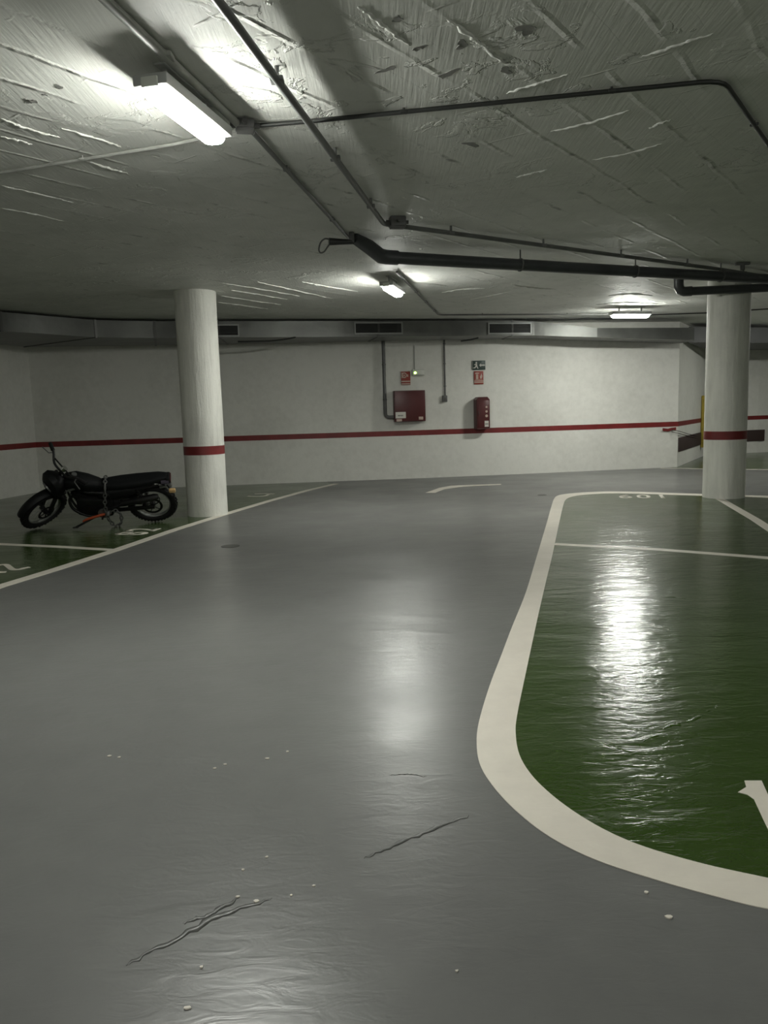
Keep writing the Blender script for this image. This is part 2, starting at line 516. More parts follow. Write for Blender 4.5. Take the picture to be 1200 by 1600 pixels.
# dragged ridges and chips in the paint
def ridge(pxs, w, h, mat, seed):
    rnd = random.Random(seed)
    P = cat2(px2(pxs), 9); n = len(P); m = MB(); rings = []
    L = offset_line(P, 1.0)
    for i, (p, q) in enumerate(zip(P, L)):
        d = Vector((q[0] - p[0], q[1] - p[1])); t = math.sin(PI * i / (n - 1)) ** .6
        j = (rnd.random() - .5) * w * .8; ww = w * t * (.5 + rnd.random() * .8) + .001; hh = h * t * (.3 + rnd.random()) + .0006
        c = Vector(p) + d * j
        ww *= .6; hh *= .5
        rings.append([(*(c + d * (-ww)), .0006), (*(c + d * (-ww * .3)), hh), (*(c + d * (ww * .25)), hh * .9), (*(c + d * ww), .0006)])
    m.rings(rings)
    m.build('paint_ridge', mat, fl, angle=180)
ridge([(195, 1508), (270, 1470), (345, 1430), (425, 1404)], .018, .008, 'grey_floor', 1)
ridge([(285, 1443), (330, 1428), (372, 1404)], .014, .008, 'grey_floor', 2)
ridge([(568, 1341), (620, 1319), (690, 1291), (735, 1274)], .014, .007, 'grey_floor', 3)
ridge([(608, 1211), (640, 1210), (666, 1214)], .008, .004, 'grey_floor', 4)
ridge([(985, 1170), (1040, 1140), (1090, 1120), (1140, 1096)], .030, .009, 'green_floor', 5)
ridge([(905, 1150), (960, 1168), (1010, 1182)], .018, .006, 'green_floor', 6)
ridge([(930, 943), (1000, 936), (1060, 934), (1095, 946)], .02, .006, 'green_floor', 7)
ridge([(925, 898), (960, 893), (1010, 897)], .018, .005, 'green_floor', 8)
rnd = random.Random(11)
m = MB()
for px, py, k in ((171, 1182, 2.2), (186, 1184, 1.5), (336, 1201, 1.5), (352, 1195, 1.6), (418, 1186, 2.2), (449, 1175, 1.6), (417, 1340, 1.2), (380, 1360, 1.2), (400, 1409, 2), (293, 1576, 2), (372, 1402, 1.4), (315, 1512, 1.2), (1045, 1434, 2.2), (1010, 1395, 1.4), (958, 1092, 1.3), (490, 1385, 1), (455, 1400, 1), (714, 1518, 1)):
    c = Vector(F2(px, py)); r_ = .003 * k
    q = [(c.x + r_ * (.6 + .7 * rnd.random()) * math.cos(a) * 1.5, c.y + r_ * (.6 + .7 * rnd.random()) * math.sin(a)) for a in [2 * PI * i / 7 for i in range(7)]]
    m.prism(q, .0005, .0042)
o = m.build('paint_chips', 'white_line', fl, smooth=False); o['kind'] = 'stuff'

# ------------------------------------------------------------------ columns
def column(name, c, r, zb, label):
    mb = MB()
    n = 64
    rings = []
    for k in range(25):
        z = H * k / 24
        rings.append([(c[0] + r * math.cos(2 * PI * i / n) * (1 + .006 * math.sin(5 * i + k * .4)), c[1] + r * math.sin(2 * PI * i / n) * (1 + .006 * math.sin(3 * i + k)), z) for i in range(n)])
    mb.rings(rings)
    o = mb.build(name, 'column', angle=60); struct(o, label)
    mb = MB()
    R = r * 1.012
    mb.rings([[(c[0] + q * math.cos(2 * PI * i / n), c[1] + q * math.sin(2 * PI * i / n), z) for i in range(n)] for q, z in ((r * .99, zb - .06), (R, zb - .06), (R, zb + .06), (r * .99, zb + .06))], caps=False)
    s = mb.build('painted_band', 'red_paint', o); s['label'] = 'dark red painted band'
    return o
column('column_left', (-2.52, 10.91), .282, .925, 'round white concrete column beside the motorbike')
column('column_right', (5.00, 11.22), .288, .91, 'round white concrete column standing on the green bay edge')

# ------------------------------------------------------------------ lamps
def make_lamp(L=.72, W=.125):
    root = empty('ceiling_lamp')
    def trough(x0, x1, w, z0, z1, rr, n=10):
        """rounded section, long axis x, between z0 (bottom) and z1 (top)"""
        def sec(x, k):
            w2 = w / 2 * k; pts = []
            pts.append((x, -w2, z1))
            for i in range(n + 1):
                a = PI + PI * i / n
                pts.append((x, w2 * math.copysign(abs(math.cos(a)) ** .55, math.cos(a)), z0 + (z1 - z0) * .0 + (z1 - z0) * (1 - abs(math.sin(a)) ** .55 * k)))
            pts.append((x, w2, z1))
            return pts
        return [sec(x0, .62), sec(x0 + .02, .9), sec(x0 + .05, 1), sec(x1 - .05, 1), sec(x1 - .02, .9), sec(x1, .62)]
    mb = MB(); mb.box((0, 0, -.112), (L + .04, W + .055, .056), bevel=.01)
    for x in (-.22, .22): mb.cyl((x, 0, -.09), (x, 0, 0), .012)
    mb.box((0, 0, -.004), (.56, .05, .008))
    mb.build('housing', 'housing', root)
    mb = MB(); mb.rings(trough(-L / 2, L / 2, W, -.19, -.1225, .03))
    mb.build('diffuser', 'lamp', root)
    for s in (-1, 1):
        for q in (-1, 1):
            mb = MB()
            mb.box((s * (L / 2 - .035), q * (W / 2 + .008), -.12), (.022, .008, .05), bevel=.003)
            mb.build('clip', 'clip', root)
        mb = MB(); mb.box((s * (L / 2 + .018), 0, -.125), (.02, W * .7, .05), bevel=.008)
        mb.build('end_cap', 'clip', root)
    return root
proto = make_lamp()
def put_lamp(loc, ang, label, first=[True]):
    if first[0]: r = proto; first[0] = False
    else:
        r = proto.copy(); C.objects.link(r)
        for ch in proto.children:
            c = ch.copy(); C.objects.link(c); c.parent = r
    r.location = loc; r.rotation_euler = (0, 0, ang)
    tag(r, label, 'lamp', 'tubular lamps on the garage ceiling')
    return r
ZD = H - .16
def lamp_at(pa, pb, label, ang=None):
    a = Z(*pa, ZD); b = Z(*pb, ZD)
    c = (a + b) / 2
    put_lamp((c.x, c.y, H), math.atan2(b.y - a.y, b.x - a.x) if ang is None else ang, label)
    return c
lamp_at((250, 152), (330, 214), 'large bright ceiling lamp nearest the viewer beside the conduit junction')
lamp_at((597, 450), (630, 461), 'small lit ceiling lamp beyond the end of the dark drain pipe', math.radians(76))
lamp_at((957, 494), (1012, 494), 'lit ceiling lamp lying crosswise near the air duct, left of right column')
put_lamp((-2.6, -2.2, H), math.radians(72), 'added fill lamp behind the viewpoint, out of view')  # unseen lamp, added as fill from behind the viewpoint
put_lamp((6.2, .9, H), math.radians(72), 'added fill lamp beyond the right photo edge, nearer the front')  # unseen lamp added to brighten the right side of the ceiling
put_lamp((9.9, 15.6, H), math.radians(12), 'added fill lamp beyond the right photo edge near the end wall')  # unseen lamp added to brighten the recess walls
put_lamp((3.8, -2.8, H), math.radians(72), 'added fill lamp behind the viewpoint on the island side')  # second unseen rear lamp, added to raise overall brightness

# ------------------------------------------------------------------ conduits and pipes under the ceiling
def cpt(px, py, drop): 
    p = Z(px, py, H - drop); return Vector((p.x, p.y, H - drop))
def clipmb(mb, p, r):
    mb.cyl((p.x, p.y, p.z - r * .2), (p.x, p.y, H - .0008), r * .55, n=8)
    mb.box((p.x, p.y, p.z), (r * 3.2, r * 3.2, r * 1.2), bevel=r * .3)
def run(name, pts, r, mat, label, cat, clips=True, spacing=1.1):
    root = empty(name, pts[0]); inv = Matrix.Translation(-pts[0])
    mb = MB(); mb.M = inv
    # rounded bends
    out = [pts[0]]
    for i in range(1, len(pts) - 1):
        a, b, c = pts[i - 1], pts[i], pts[i + 1]
        k = min(.12, (b - a).length * .4, (c - b).length * .4)
        p0 = b + (a - b).normalized() * k; p1 = b + (c - b).normalized() * k
        for t in (0, .25, .5, .75, 1):
            out.append(p0 * (1 - t) ** 2 + b * 2 * t * (1 - t) + p1 * t * t)
    out.append(pts[-1])
    mb.tube(out, r, 12)
    mb.build('tube', mat, root)
    if clips:
        for i in range(len(pts) - 1):
            a, b = pts[i], pts[i + 1]
            L = (b - a).length; n = int(L / spacing)
            for k in range(n):
                p = a.lerp(b, (k + .5) / n)
                m2 = MB(); m2.M = inv; clipmb(m2, p, r); m2.build('clip', mat, root)
    return tag(root, label, cat)

p1a = cpt(600, 350, .065); p1b = cpt(340, 0, .065)
p1n = p1a + (p1b - p1a) * 1.6
run('conduit', [p1n, p1a, cpt(622, 353, .065), cpt(1120, 420, .065), cpt(1330, 452, .065)], .021, 'conduit', 'dark conduit crossing the ceiling and bending right above the drain pipe', 'conduit')
b0 = cpt(165, 0, .028); b1 = cpt(378, 200, .028)
run('conduit', [b0 + (b0 - b1) * 1.6, b1], .022, 'paint_conduit', 'pale painted conduit running above the nearest lamp', 'conduit', spacing=1.6)
b2 = cpt(395, 207, .028)
run('conduit', [b2, cpt(545, 372, .028)], .015, 'conduit', 'thin grey conduit from the junction box towards the pipe elbow', 'conduit')
run('conduit', [cpt(620, 425, .028), cpt(685, 492, .028), cpt(950, 491, .028)], .014, 'conduit', 'thin conduit beside the small lamp turning right along the air duct', 'conduit')
run('conduit', [cpt(-120, 290, .022), cpt(0, 270, .022), cpt(270, 226, .022), cpt(372, 203, .022)], .011, 'paint_conduit', 'thin pale cable conduit left of the nearest lamp', 'conduit')
run('conduit', [cpt(384, 198, .022), cpt(480, 190, .022), cpt(1130, 125, .022), cpt(1215, 247, .022)], .0125, 'black_conduit', 'thin black conduit crossing the ceiling and bending near the right edge', 'conduit')
run('conduit', [cpt(1014, 492, .022), cpt(1105, 489, .022), cpt(1330, 474, .022)], .012, 'black_conduit', 'thin black cable between the crosswise lamp and the right column', 'conduit', spacing=2)

def jbox(px, py, drop, s, label, rot=.18):
    p = cpt(px, py, drop)
    root = empty('junction_box', (p.x, p.y, H), (0, 0, rot))
    mb = MB(); mb.box((0, 0, -s[2] / 2), s, bevel=.01)
    mb.build('body', 'box_grey', root)
    mb = MB(); mb.box((0, 0, -s[2] - .004), (s[0] * .9, s[1] * .9, .01), bevel=.003); mb.build('lid', 'box_grey', root)
    for k in range(4):
        a = k * PI / 2
        m = MB(); m.cyl((math.cos(a) * s[0] / 2, math.sin(a) * s[1] / 2, -s[2] / 2), (math.cos(a) * (s[0] / 2 + .03), math.sin(a) * (s[1] / 2 + .03), -s[2] / 2), .016, n=12)
        m.build('gland', 'box_grey', root)
    return tag(root, label, 'junction box')
jbox(383, 203, .05, (.11, .11, .05), 'grey junction box at the end of the nearest lamp')
jbox(621, 352, .07, (.14, .12, .085), 'dark junction box where the conduit bends above the drain pipe')

# dark drain pipes
def pz(px, py, z):
    p = Z(px, py, z); return Vector((p.x, p.y, z))
zp = 2.94
d0 = pz(604, 402, zp); d1 = pz(1200, 436, zp); d2 = d1 + (d1 - d0).normalized() * 2.6
root = empty('drain_pipe', d0); inv = Matrix.Translation(-d0)
mb = MB(); mb.M = inv; mb.tube([d0, d2], .062, 20); mb.build('pipe', 'pipe', root)
dirD = (d1 - d0).normalized()
up0 = cpt(553, 372, .04)
mb = MB(); mb.M = inv
arc = [d0 + dirD * .12, d0 + dirD * .0, d0 + dirD * -.05 + Vector((-.015, 0, .01)), d0.lerp(up0, .55), up0]
mb.tube(arc, [.072, .072, .074, .070, .052], 20)
mb.build('elbow', 'pipe', root)['label'] = 'angled elbow rising to the ceiling'
for t in (1.6, 3.2, 4.55):
    p = d0 + dirD * t
    mb = MB(); mb.M = inv; mb.ring(p, dirD, .066, .006, 24, 8, 2.2); mb.cyl(p + Vector((0, 0, .06)), (p.x, p.y, H), .008, n=8)
    mb.build('hanger', 'box_grey', root)
tag(root, 'long dark grey drain pipe with a branch, hanging under the ceiling towards the right column', 'pipe')
e0 = pz(1069, 455.5, zp - .02); e1 = pz(1200, 449.5, zp - .02)
# keep clear of the column front
e2 = e1 + (e1 - e0).normalized() * 2.0
dirE = (e1 - e0).normalized()
mb = MB(); mb.M = inv; mb.tube([e0, e2], .058, 20); br = mb.build('branch_pipe', 'pipe', root)
br['label'] = 'shorter branch crossing in front of the right column top'
mb = MB(); mb.M = inv
mb.tube([e0 + dirE * .1, e0, e0 - dirE * .05 + Vector((0, 0, .02)), e0 - dirE * .075 + Vector((0, 0, .08)), e0 - dirE * .075 + Vector((0, 0, H - zp + .019))], .067, 20)
mb.build('elbow', 'pipe', br)['label'] = 'elbow turning up into the ceiling'
# pipe bracket on ceiling
p = cpt(1160, 414, .03)
root = empty('pipe_bracket', (p.x, p.y, H))
mb = MB(); mb.box((0, 0, -.016), (.18, .05, .03), bevel=.006); mb.build('plate', 'box_grey', root)
mb = MB(); mb.cyl((0, 0, -.02), (0, -.01, -.09), .028, n=14); mb.build('stem', 'box_grey', root)
tag(root, 'small dark bracket on the ceiling above the long drain pipe', 'bracket')
# cable end with a loop beside the elbow
p0 = cpt(553, 378, .09); q0 = cpt(514, 377.5, .09)
root = empty('cable_loop', p0); inv = Matrix.Translation(-p0)
mb = MB(); mb.M = inv
mb.tube([p0, p0.lerp(q0, .5), q0], [.022, .028, .036], 12); mb.build('sleeve', 'black_conduit', root)
mb = MB(); mb.M = inv
loop = [pz(x, y, H - .09) for x, y in ((514, 374), (506, 373), (501.5, 379), (502, 389), (506, 394.5), (511, 393), (514, 386), (516, 381))]
loop = [Vector((l.x, q0.y + (i % 2) * .004, 0)) + Vector((0, 0, CAM_H + (Vector((0, 0, (l.z - CAM_H))).z) * q0.y / l.y)) for i, l in enumerate(loop)]
mb.tube(catmull(loop, 5), .008, 8); mb.build('loop', 'conduit', root)
mb = MB(); mb.M = inv; mb.box((p0.x - .02, p0.y, H - .05), (.05, .05, .1), bevel=.008); mb.build('fixing', 'box_grey', root)
tag(root, 'dark cable end with a hanging loop beside the drain pipe elbow', 'cable')

# ------------------------------------------------------------------ air duct along the back wall
def duct_front(px): return Z(px, 498, H)
DF = [(-8.0, 7.6), (-6.55, 10.7), (-5.75, 12.0), (-4.79, 13.30), (-3.9, 13.70), (-2.84, 13.95), (0.0, 14.62), (2.59, 15.20)]
DB = [(-9.3, 8.0), (-8.0, 11.0), (-7.2, 13.0), (-6.6, 14.6), (-4.3, 15.1), (-2.95, 15.25), (-.2, 15.5), (2.5, 15.86)]
zt, zb = 3.06, 2.775
root = empty('ventilation_duct', (-2.84, 13.95, zb)); inv = Matrix.Translation(-Vector((-2.84, 13.95, zb)))
mb = MB(); mb.M = inv; mb.strip(DF, DB, zb, zt); mb.build('duct_body', 'duct', root, smooth=False)
# reducer and thin tail to the right
def at_duct(px, py):
    return seg_hit(px, py, DF[-2], DF[-1])
a = DF[-1]; d = Vector((DF[-1][0] - DF[-2][0], DF[-1][1] - DF[-2][1])).normalized()
mb = MB(); mb.M = inv
r1 = [(a[0], a[1], zb), (2.5, 15.86, zb), (2.5, 15.86, zt), (a[0], a[1], zt)]
b_ = (a[0] + d.x * .45, a[1] + d.y * .45); c_ = (a[0] + d.x * 1.75, a[1] + d.y * 1.75)
r2 = [(*b_, zb), (b_[0] - .1, b_[1] + .6, zb), (b_[0] - .1, b_[1] + .6, zt - .02), (*b_, zt - .02)]
r3 = [(c_[0], c_[1] - .15, zb - .06), (c_[0] - .1, c_[1] + .55, zb - .06), (c_[0] - .1, c_[1] + .55, zb + .12), (c_[0], c_[1] - .15, zb + .12)]
e_ = (6.42, 15.95)
r4 = [(e_[0], e_[1], zb - .13), (e_[0], e_[1] + .72, zb - .13), (e_[0], e_[1] + .72, zb + .12), (e_[0], e_[1], zb + .12)]
mb.rings([r1, r2, r3, r4]); o = mb.build('reducer', 'duct', root, smooth=False); o['label'] = 'tapering end of the duct'
def flange(i, t=0):
    A, B = Vector(DF[i]), Vector(DB[i])
    m = MB(); m.M = inv
    dd = (Vector(DF[min(i + 1, len(DF) - 1)]) - Vector(DF[max(i - 1, 0)])).normalized() * .02
    nn = (A - B).normalized() * .012
    m.strip([A - dd + nn, A + dd + nn], [B - dd, B + dd], zb - .012, zt + .008)
    m.build('flange', 'duct_flange', root, smooth=False)
for i in range(1, 8): flange(i)
for (xa, xb, ya, yb) in ((318, 373, 508, 525), (554, 628, 504.5, 521), (763, 829, 505.5, 521)):
    s0, s1 = (DF[-3], DF[-2]) if xa < 620 and xa > 330 else ((DF[-3], DF[-2]) if xa < 330 else (DF[-2], DF[-1]))
    A = seg_hit(xa, ya, s0, s1); B = seg_hit(xb, yb, s0, s1)
    z0, z1 = min(A.z, B.z), max(A.z, B.z)
    z0, z1 = max(z0, zb + .02), min(z1, zt - .02)
    ux = Vector((B.x - A.x, B.y - A.y, 0)); L = ux.length; ux.normalize(); nz = Vector((ux.y, -ux.x, 0))
    rot = Matrix((ux, nz, Vector((0, 0, 1)))).transposed()
    mid = (A + B) / 2; mid.z = (z0 + z1) / 2; hh = z1 - z0
    m = MB(); m.M = inv
    for (cx, cz, sx, sz) in ((0, hh / 2, L, .025), (0, -hh / 2, L, .025), (-L / 2, 0, .025, hh + .025), (L / 2, 0, .025, hh + .025)):
        m.box(mid + ux * cx + Vector((0, 0, cz)) + nz * .012, (sx, .03, sz), rot)
    gr = m.build('grille', 'grille_frame', root, smooth=False)
    m = MB(); m.M = inv
    m.box(mid + nz * .002, (L, .004, hh), rot)
    for k in range(9):
        tilt = rot @ Matrix.Rotation(.6, 3, 'X')
        m.box(mid + Vector((0, 0, hh * ((k + .5) / 9 - .5))) + nz * .012, (L, .02, .003), tilt)
    m.build('slat', 'grille_slat', gr, smooth=False)
# sagging strips hanging from the duct's lower edge
for pts in ([(372, 534), (420, 533), (448, 530), (462, 527)], [(720, 533), (735, 531), (747, 528)]):
    q = [seg_hit(x, y, DF[-3] if x < 620 else DF[-2], DF[-2] if x < 620 else DF[-1]) + Vector((.0, -.02, 0)) for x, y in pts]
    m = MB(); m.M = inv; m.tube(catmull(q, 4), .016, 6); m.build('loose_strip', 'black_conduit', root)
tag(root, 'grey sheet metal air duct running under the ceiling along the back wall', 'duct')

# soffit duct in the recess
root = empty('ventilation_duct', (8.3, 18.4, 2.68))
inv = Matrix.Translation(-Vector((8.3, 18.4, 2.68)))
m = MB(); m.M = inv; m.strip([(6.72, 17.0), (9.5, 18.0), (15.6, 20.2)], [(7.75, 18.8), (9.3, 20.0), (15.4, 21.9)], 2.68, 3.02); m.build('duct_body', 'dark_duct', root, smooth=False)
m = MB(); m.M = inv; m.box((9.55, 18.0, 2.85), (.06, .12, .37), Matrix.Rotation(.3, 3, 'Z')); m.build('flange', 'duct_flange', root, smooth=False)
tag(root, 'dark air duct at the ceiling beyond the right column', 'duct')
# wavy cable over the reducer
q = [seg_hit(x, y, DF[-2], DF[-1]) for x, y in ((822, 499), (850, 499), (885, 500), (912, 498), (930, 493), (955, 492))]
root = empty('cable', q[0]); m = MB(); m.M = Matrix.Translation(-q[0])
q = [Vector((a.x, a.y - .06, min(a.z, H - .02))) for a in q]
m.tube(catmull(q, 5), .011, 8); m.build('cord', 'black_conduit', root)
tag(root, 'thin sagging black cable beside the crosswise lamp', 'cable')

# ------------------------------------------------------------------ things on the back wall
def wseg(px):
    best = None
    for i in range(len(BACK) - 1):
        p = seg_hit(px, 640, BACK[i], BACK[i + 1])
        lo, hi = BACK[i][0], BACK[i + 1][0]
        if lo - 1e-6 <= p.x <= hi + 1e-6: best = (BACK[i], BACK[i + 1])
    return best or (BACK[-2], BACK[-1])
def wall_rect(x0, y0, x1, y1):
    """origin at centre on the wall; ux along wall, nz out of the wall; size"""
    s = wseg((x0 + x1) / 2)
    a = seg_hit(x0, (y0 + y1) / 2, *s); b = seg_hit(x1, (y0 + y1) / 2, *s)
    c0 = seg_hit((x0 + x1) / 2, y0, *s); c1 = seg_hit((x0 + x1) / 2, y1, *s)
    ux = Vector((s[1][0] - s[0][0], s[1][1] - s[0][1], 0)).normalized()
    o = (c0 + c1) / 2
    return o, math.atan2(ux.y, ux.x), (b - a).dot(ux), c0.z - c1.z
# local frame of a wall thing: x along wall, -y out of the wall, z up
def wthing(name, rect, label, cat):
    o, ang, w, h = wall_rect(*rect)
    r = empty(name, o + Vector((math.sin(ang), -math.cos(ang), 0)) * .007, (0, 0, ang)); tag(r, label, cat)
    return r, w, h
# hose cabinet
r, w, h = wthing('fire_hose_cabinet', (614, 610.5, 662, 658.5), 'square red fire hose cabinet on the back wall', 'cabinet')
m = MB(); m.box((0, -.09, 0), (w, .18, h), bevel=.008); m.build('body', 'cab_red', r)
m = MB(); m.box((0, -.19, 0), (w - .02, .02, h - .02), bevel=.004); dr = m.build('door', 'cab_red', r)
m = MB(); m.box((w * .34, -.206, -h * .40), (.09, .015, .06), bevel=.004); m.build('lock', 'sign_cream', dr)
m = MB(); m.box((-w * .31, -.2015, -h * .285), (.21, .003, .125)); lb = m.build('label_plate', 'sign_white', dr, smooth=False)
m = MB()
for k, (x, hh) in enumerate(((-.05, .02), (-.03, .026), (-.008, .018), (.015, .026), (.04, .022))): m.box((-w * .31 + x, -.2035, -h * .30), (.014, .002, hh))
m.build('ink', 'scribble', lb, smooth=False)
m = MB(); m.box((-w * .36, -.2015, -h * .45), (.11, .003, .05)); m.build('sticker', 'sign_cream', dr, smooth=False)
for q in (-1, 1):
    m = MB(); m.cyl((-w / 2 + .004, -.185, q * h * .33 - .03), (-w / 2 + .004, -.185, q * h * .33 + .03), .009, n=8); m.build('hinge', 'cab_dark', dr)
# water pipe to the cabinet
o, ang, w1, h1 = wall_rect(596, 534, 604, 652)
root = empty('water_pipe', (o.x, o.y, o.z), (0, 0, ang)); zt_ = 2.775 - o.z
m = MB(); m.tube([(0, -.07, zt_ + .1), (0, -.07, -h1 / 2 + .08), (.012, -.07, -h1 / 2 + .03), (.06, -.07, -h1 / 2 + .0), (.22, -.07, -h1 / 2)], .035, 14); m.build('tube', 'conduit', root)
for zz in (-.4, .3):
    m = MB(); m.ring((0, -.07, zz), (0, 0, 1), .037, .006, 20, 8, 2); m.box((0, -.034, zz), (.02, .06, .02)); m.build('clip', 'box_grey', root)
tag(root, 'dark grey water pipe running down the wall into the hose cabinet', 'pipe')
# thin conduit with switch
o, ang, w1, h1 = wall_rect(691.5, 534, 697.5, 618)
root = empty('conduit', o, (0, 0, ang))
m = MB(); m.tube([(0, -.025, h1 / 2 + .1), (0, -.025, -h1 / 2)], .016, 10); m.build('tube', 'conduit', root)
for zz in (-.35, .1, .5):
    m = MB(); m.box((0, -.018, zz), (.05, .03, .018), bevel=.003); m.build('clip', 'box_grey', root)
tag(root, 'thin grey conduit dropping down the wall right of the hose cabinet', 'conduit')
r, w, h = wthing('wall_switch', (690.5, 618, 698, 628), 'small dark switch box at the end of the wall conduit', 'switch')
m = MB(); m.box((0, -.03, 0), (w, .06, h), bevel=.008); m.build('body', 'box_grey', r)
m = MB(); m.box((0, -.063, -.01), (w * .5, .012, h * .5), bevel=.003); m.build('rocker', 'duct_flange', r)
m = MB(); m.cyl((-.05, -.02, -h * .45), (-.09, -.02, -h * .5), .01, n=8); m.build('gland', 'white_plastic', r)
# extinguisher cabinet
r, w, h = wthing('fire_extinguisher_cabinet', (740, 620.5, 761, 670), 'narrow tall red fire extinguisher cabinet on the back wall', 'cabinet')
m = MB()
pr = [(-w / 2, -h / 2), (w / 2, -h / 2), (w / 2, h / 2 - .05), (w / 2 - .045, h / 2), (-w / 2 + .045, h / 2), (-w / 2, h / 2 - .05)]
m.rings([[(x, 0, z) for x, z in pr], [(x, -.20, z) for x, z in pr], [(x * .93, -.23, z * .97) for x, z in pr]]); m.build('body', 'cab_red', r, smooth=False)
m = MB(); m.box((0, -.234, -.02), (w * .80, .012, h * .84), bevel=.004); dr = m.build('door', 'cab_red', r)
for k, zz in enumerate((.12, .03, -.06)):
    m = MB(); m.cyl((w * .22, -.238, zz), (w * .22, -.243, zz), .020 + .004 * k, n=16); m.build('pictogram', 'sign_cream', dr)
m = MB(); m.box((w * .22, -.2415, -.22), (.085, .003, .12)); lb = m.build('label_plate', 'sign_white', dr, smooth=False)
m = MB(); m.box((w * .22, -.2435, -.222), (.07, .002, .014)); m.build('ink', 'scribble', lb, smooth=False)
m = MB(); m.box((-w * .36, -.245, 0), (.014, .02, .07), bevel=.004); m.build('handle', 'cab_dark', dr)
# signs
def sign(rect, mat, label):
    r, w, h = wthing('wall_sign', rect, label, 'sign')
    m = MB(); m.box((0, -.006, 0), (w, .012, h), bevel=.002); m.build('plate', mat, r)
    return r, w, h
def flat(m, poly, d=-.0145):
    m.rings([[(x, -.012, z) for x, z in poly], [(x, d, z) for x, z in poly]])
def circ(x, z, r_, n=14): return [(x + r_ * math.cos(2 * PI * i / n), z + r_ * math.sin(2 * PI * i / n)) for i in range(n)]
r, w, h = sign((626.5, 580.5, 641, 601.5), 'sign_red', 'red hose sign above the square cabinet')
m = MB()
for zz in (-.235, -.42): flat(m, [(-w * .48, h * zz - .012), (w * .48, h * zz - .012), (w * .48, h * zz + .012), (-w * .48, h * zz + .012)])
m.ring((-.03, -.013, h * .22), (0, 1, 0), .045, .012, 20, 6)
flat(m, [(-.085, h * .02), (-.06, h * .02), (-.055, h * .42), (-.085, h * .42)])
flat(m, circ(-.03, h * .22, .018))
flat(m, [(.03, h * .1), (.055, h * .1), (.05, h * .3), (.03, h * .26)])
m.build('pictogram', 'sign_cream', r, smooth=False)
r, w, h = sign((740.3, 580, 755, 600.5), 'sign_red', 'red extinguisher sign below the dark exit sign')
m = MB()
for zz in (-.25, -.36): flat(m, [(-w * .48, h * zz - .009), (w * .48, h * zz - .009), (w * .48, h * zz + .009), (-w * .48, h * zz + .009)])
flat(m, [(-.06, -.03), (-.01, -.03), (-.01, .07), (-.06, .07)])
flat(m, [(-.075, .075), (.01, .085), (.01, .10), (-.05, .105), (-.075, .10)])
flat(m, [(.03, -.02), (.06, -.02), (.075, .03), (.055, .09), (.045, .05), (.025, .03)])
flat(m, [(-.075, -.045), (.075, -.045), (.075, -.036), (-.075, -.036)])
m.build('pictogram', 'sign_cream', r, smooth=False)
r, w, h = sign((737, 563.5, 758, 578), 'sign_green', 'dark green exit sign with white running figure and arrow')
m = MB()
flat(m, [(-w * .46, h * .45), (-w * .44, h * .45), (-w * .44, -h * .43), (-w * .46, -h * .43)])
flat(m, circ(-w * .17, h * .27, .018))
flat(m, [(-w * .24, h * .16), (-w * .12, h * .16), (-w * .10, -h * .08), (-w * .02, -h * .36), (-w * .08, -h * .38), (-w * .17, -h * .14), (-w * .26, -h * .32), (-w * .40, -h * .34), (-w * .40, -h * .25), (-w * .30, -h * .22), (-w * .22, -h * .04), (-w * .24, h * .05), (-w * .33, h * .02), (-w * .34, h * .08)])
flat(m, [(w * .04, 0), (w * .17, h * .20), (w * .17, h * .07), (w * .46, h * .07), (w * .46, -h * .07), (w * .17, -h * .07), (w * .17, -h * .20)])
m.build('pictogram', 'sign_white', r, smooth=False)
# emergency lamp
r, w, h = wthing('emergency_lamp', (643.5, 577, 662.5, 587), 'small pale emergency light box with a green glow', 'lamp')
m = MB(); m.box((0, -.03, 0), (w, .06, h), bevel=.01); m.build('body', 'white_plastic', r)
m = MB(); m.box((.02, -.064, 0), (w * .75, .012, h * .72), bevel=.003); m.build('cover', 'wall', r)
m = MB(); m.cyl((-w * .27, -.06, -.01), (-w * .27, -.078, -.01), .024, .016, n=14); m.build('led', 'led', r)
o, ang, w1, h1 = wall_rect(646, 540, 649, 577)
root = empty('conduit', o, (0, 0, ang)); m = MB(); m.tube([(0, -.012, h1 / 2), (0, -.012, -h1 / 2)], .009, 8); m.build('tube', 'paint_conduit', root)
tag(root, 'thin pale conduit rising from the emergency light', 'conduit')

# bumpers in the recess
g0_ = seg_hit(1094.5, 690, *RECESS)
def bumper(pts, x0, x1, z, hgt, label):
    A = Vector(pts[0]); B = Vector(pts[1]); L = (B - A).length; u = (B - A) / L; n = Vector((u.y, -u.x))
    c = A + u * ((x0 + x1) / 2)
    root = empty('wall_bumper', (c.x, c.y, z), (0, 0, math.atan2(u.y, u.x)))
    m = MB(); m.box((0, -.014, 0), (x1 - x0, .028, hgt), bevel=.008); m.build('foam_strip', 'brown_foam', root)
    tag(root, label, 'bumper')
GU = (Vector((g0_.x, g0_.y)) - Vector(RECESS[0])).length
bumper(RECESS, .08, GU - .1, .48, .31, 'dark brown foam bumper low on the recess side wall')
bumper(FAR[:2], .9, 1.7, .46, .30, 'dark brown foam bumper on the end wall right of column')
bumper(FAR[1:], 1.2, 4.2, .46, .30, 'dark brown foam bumper further along the end wall')
# yellow corner guard
g0 = seg_hit(1102, 700, *RECESS)
A = Vector(RECESS[0]); B = Vector(RECESS[1]); u = (B - A).normalized(); n = Vector((u.y, -u.x))
g0 = seg_hit(1094.5, 690, *RECESS)
root = empty('corner_guard', (g0.x, g0.y, .25), (0, 0, math.atan2(u.y, u.x)))
m = MB(); m.box((0, -.072, .65), (.14, .13, 1.3), bevel=.025); m.build('foam', 'yellow', root)
tag(root, 'upright yellow guard strip on the wall behind right column', 'guard')
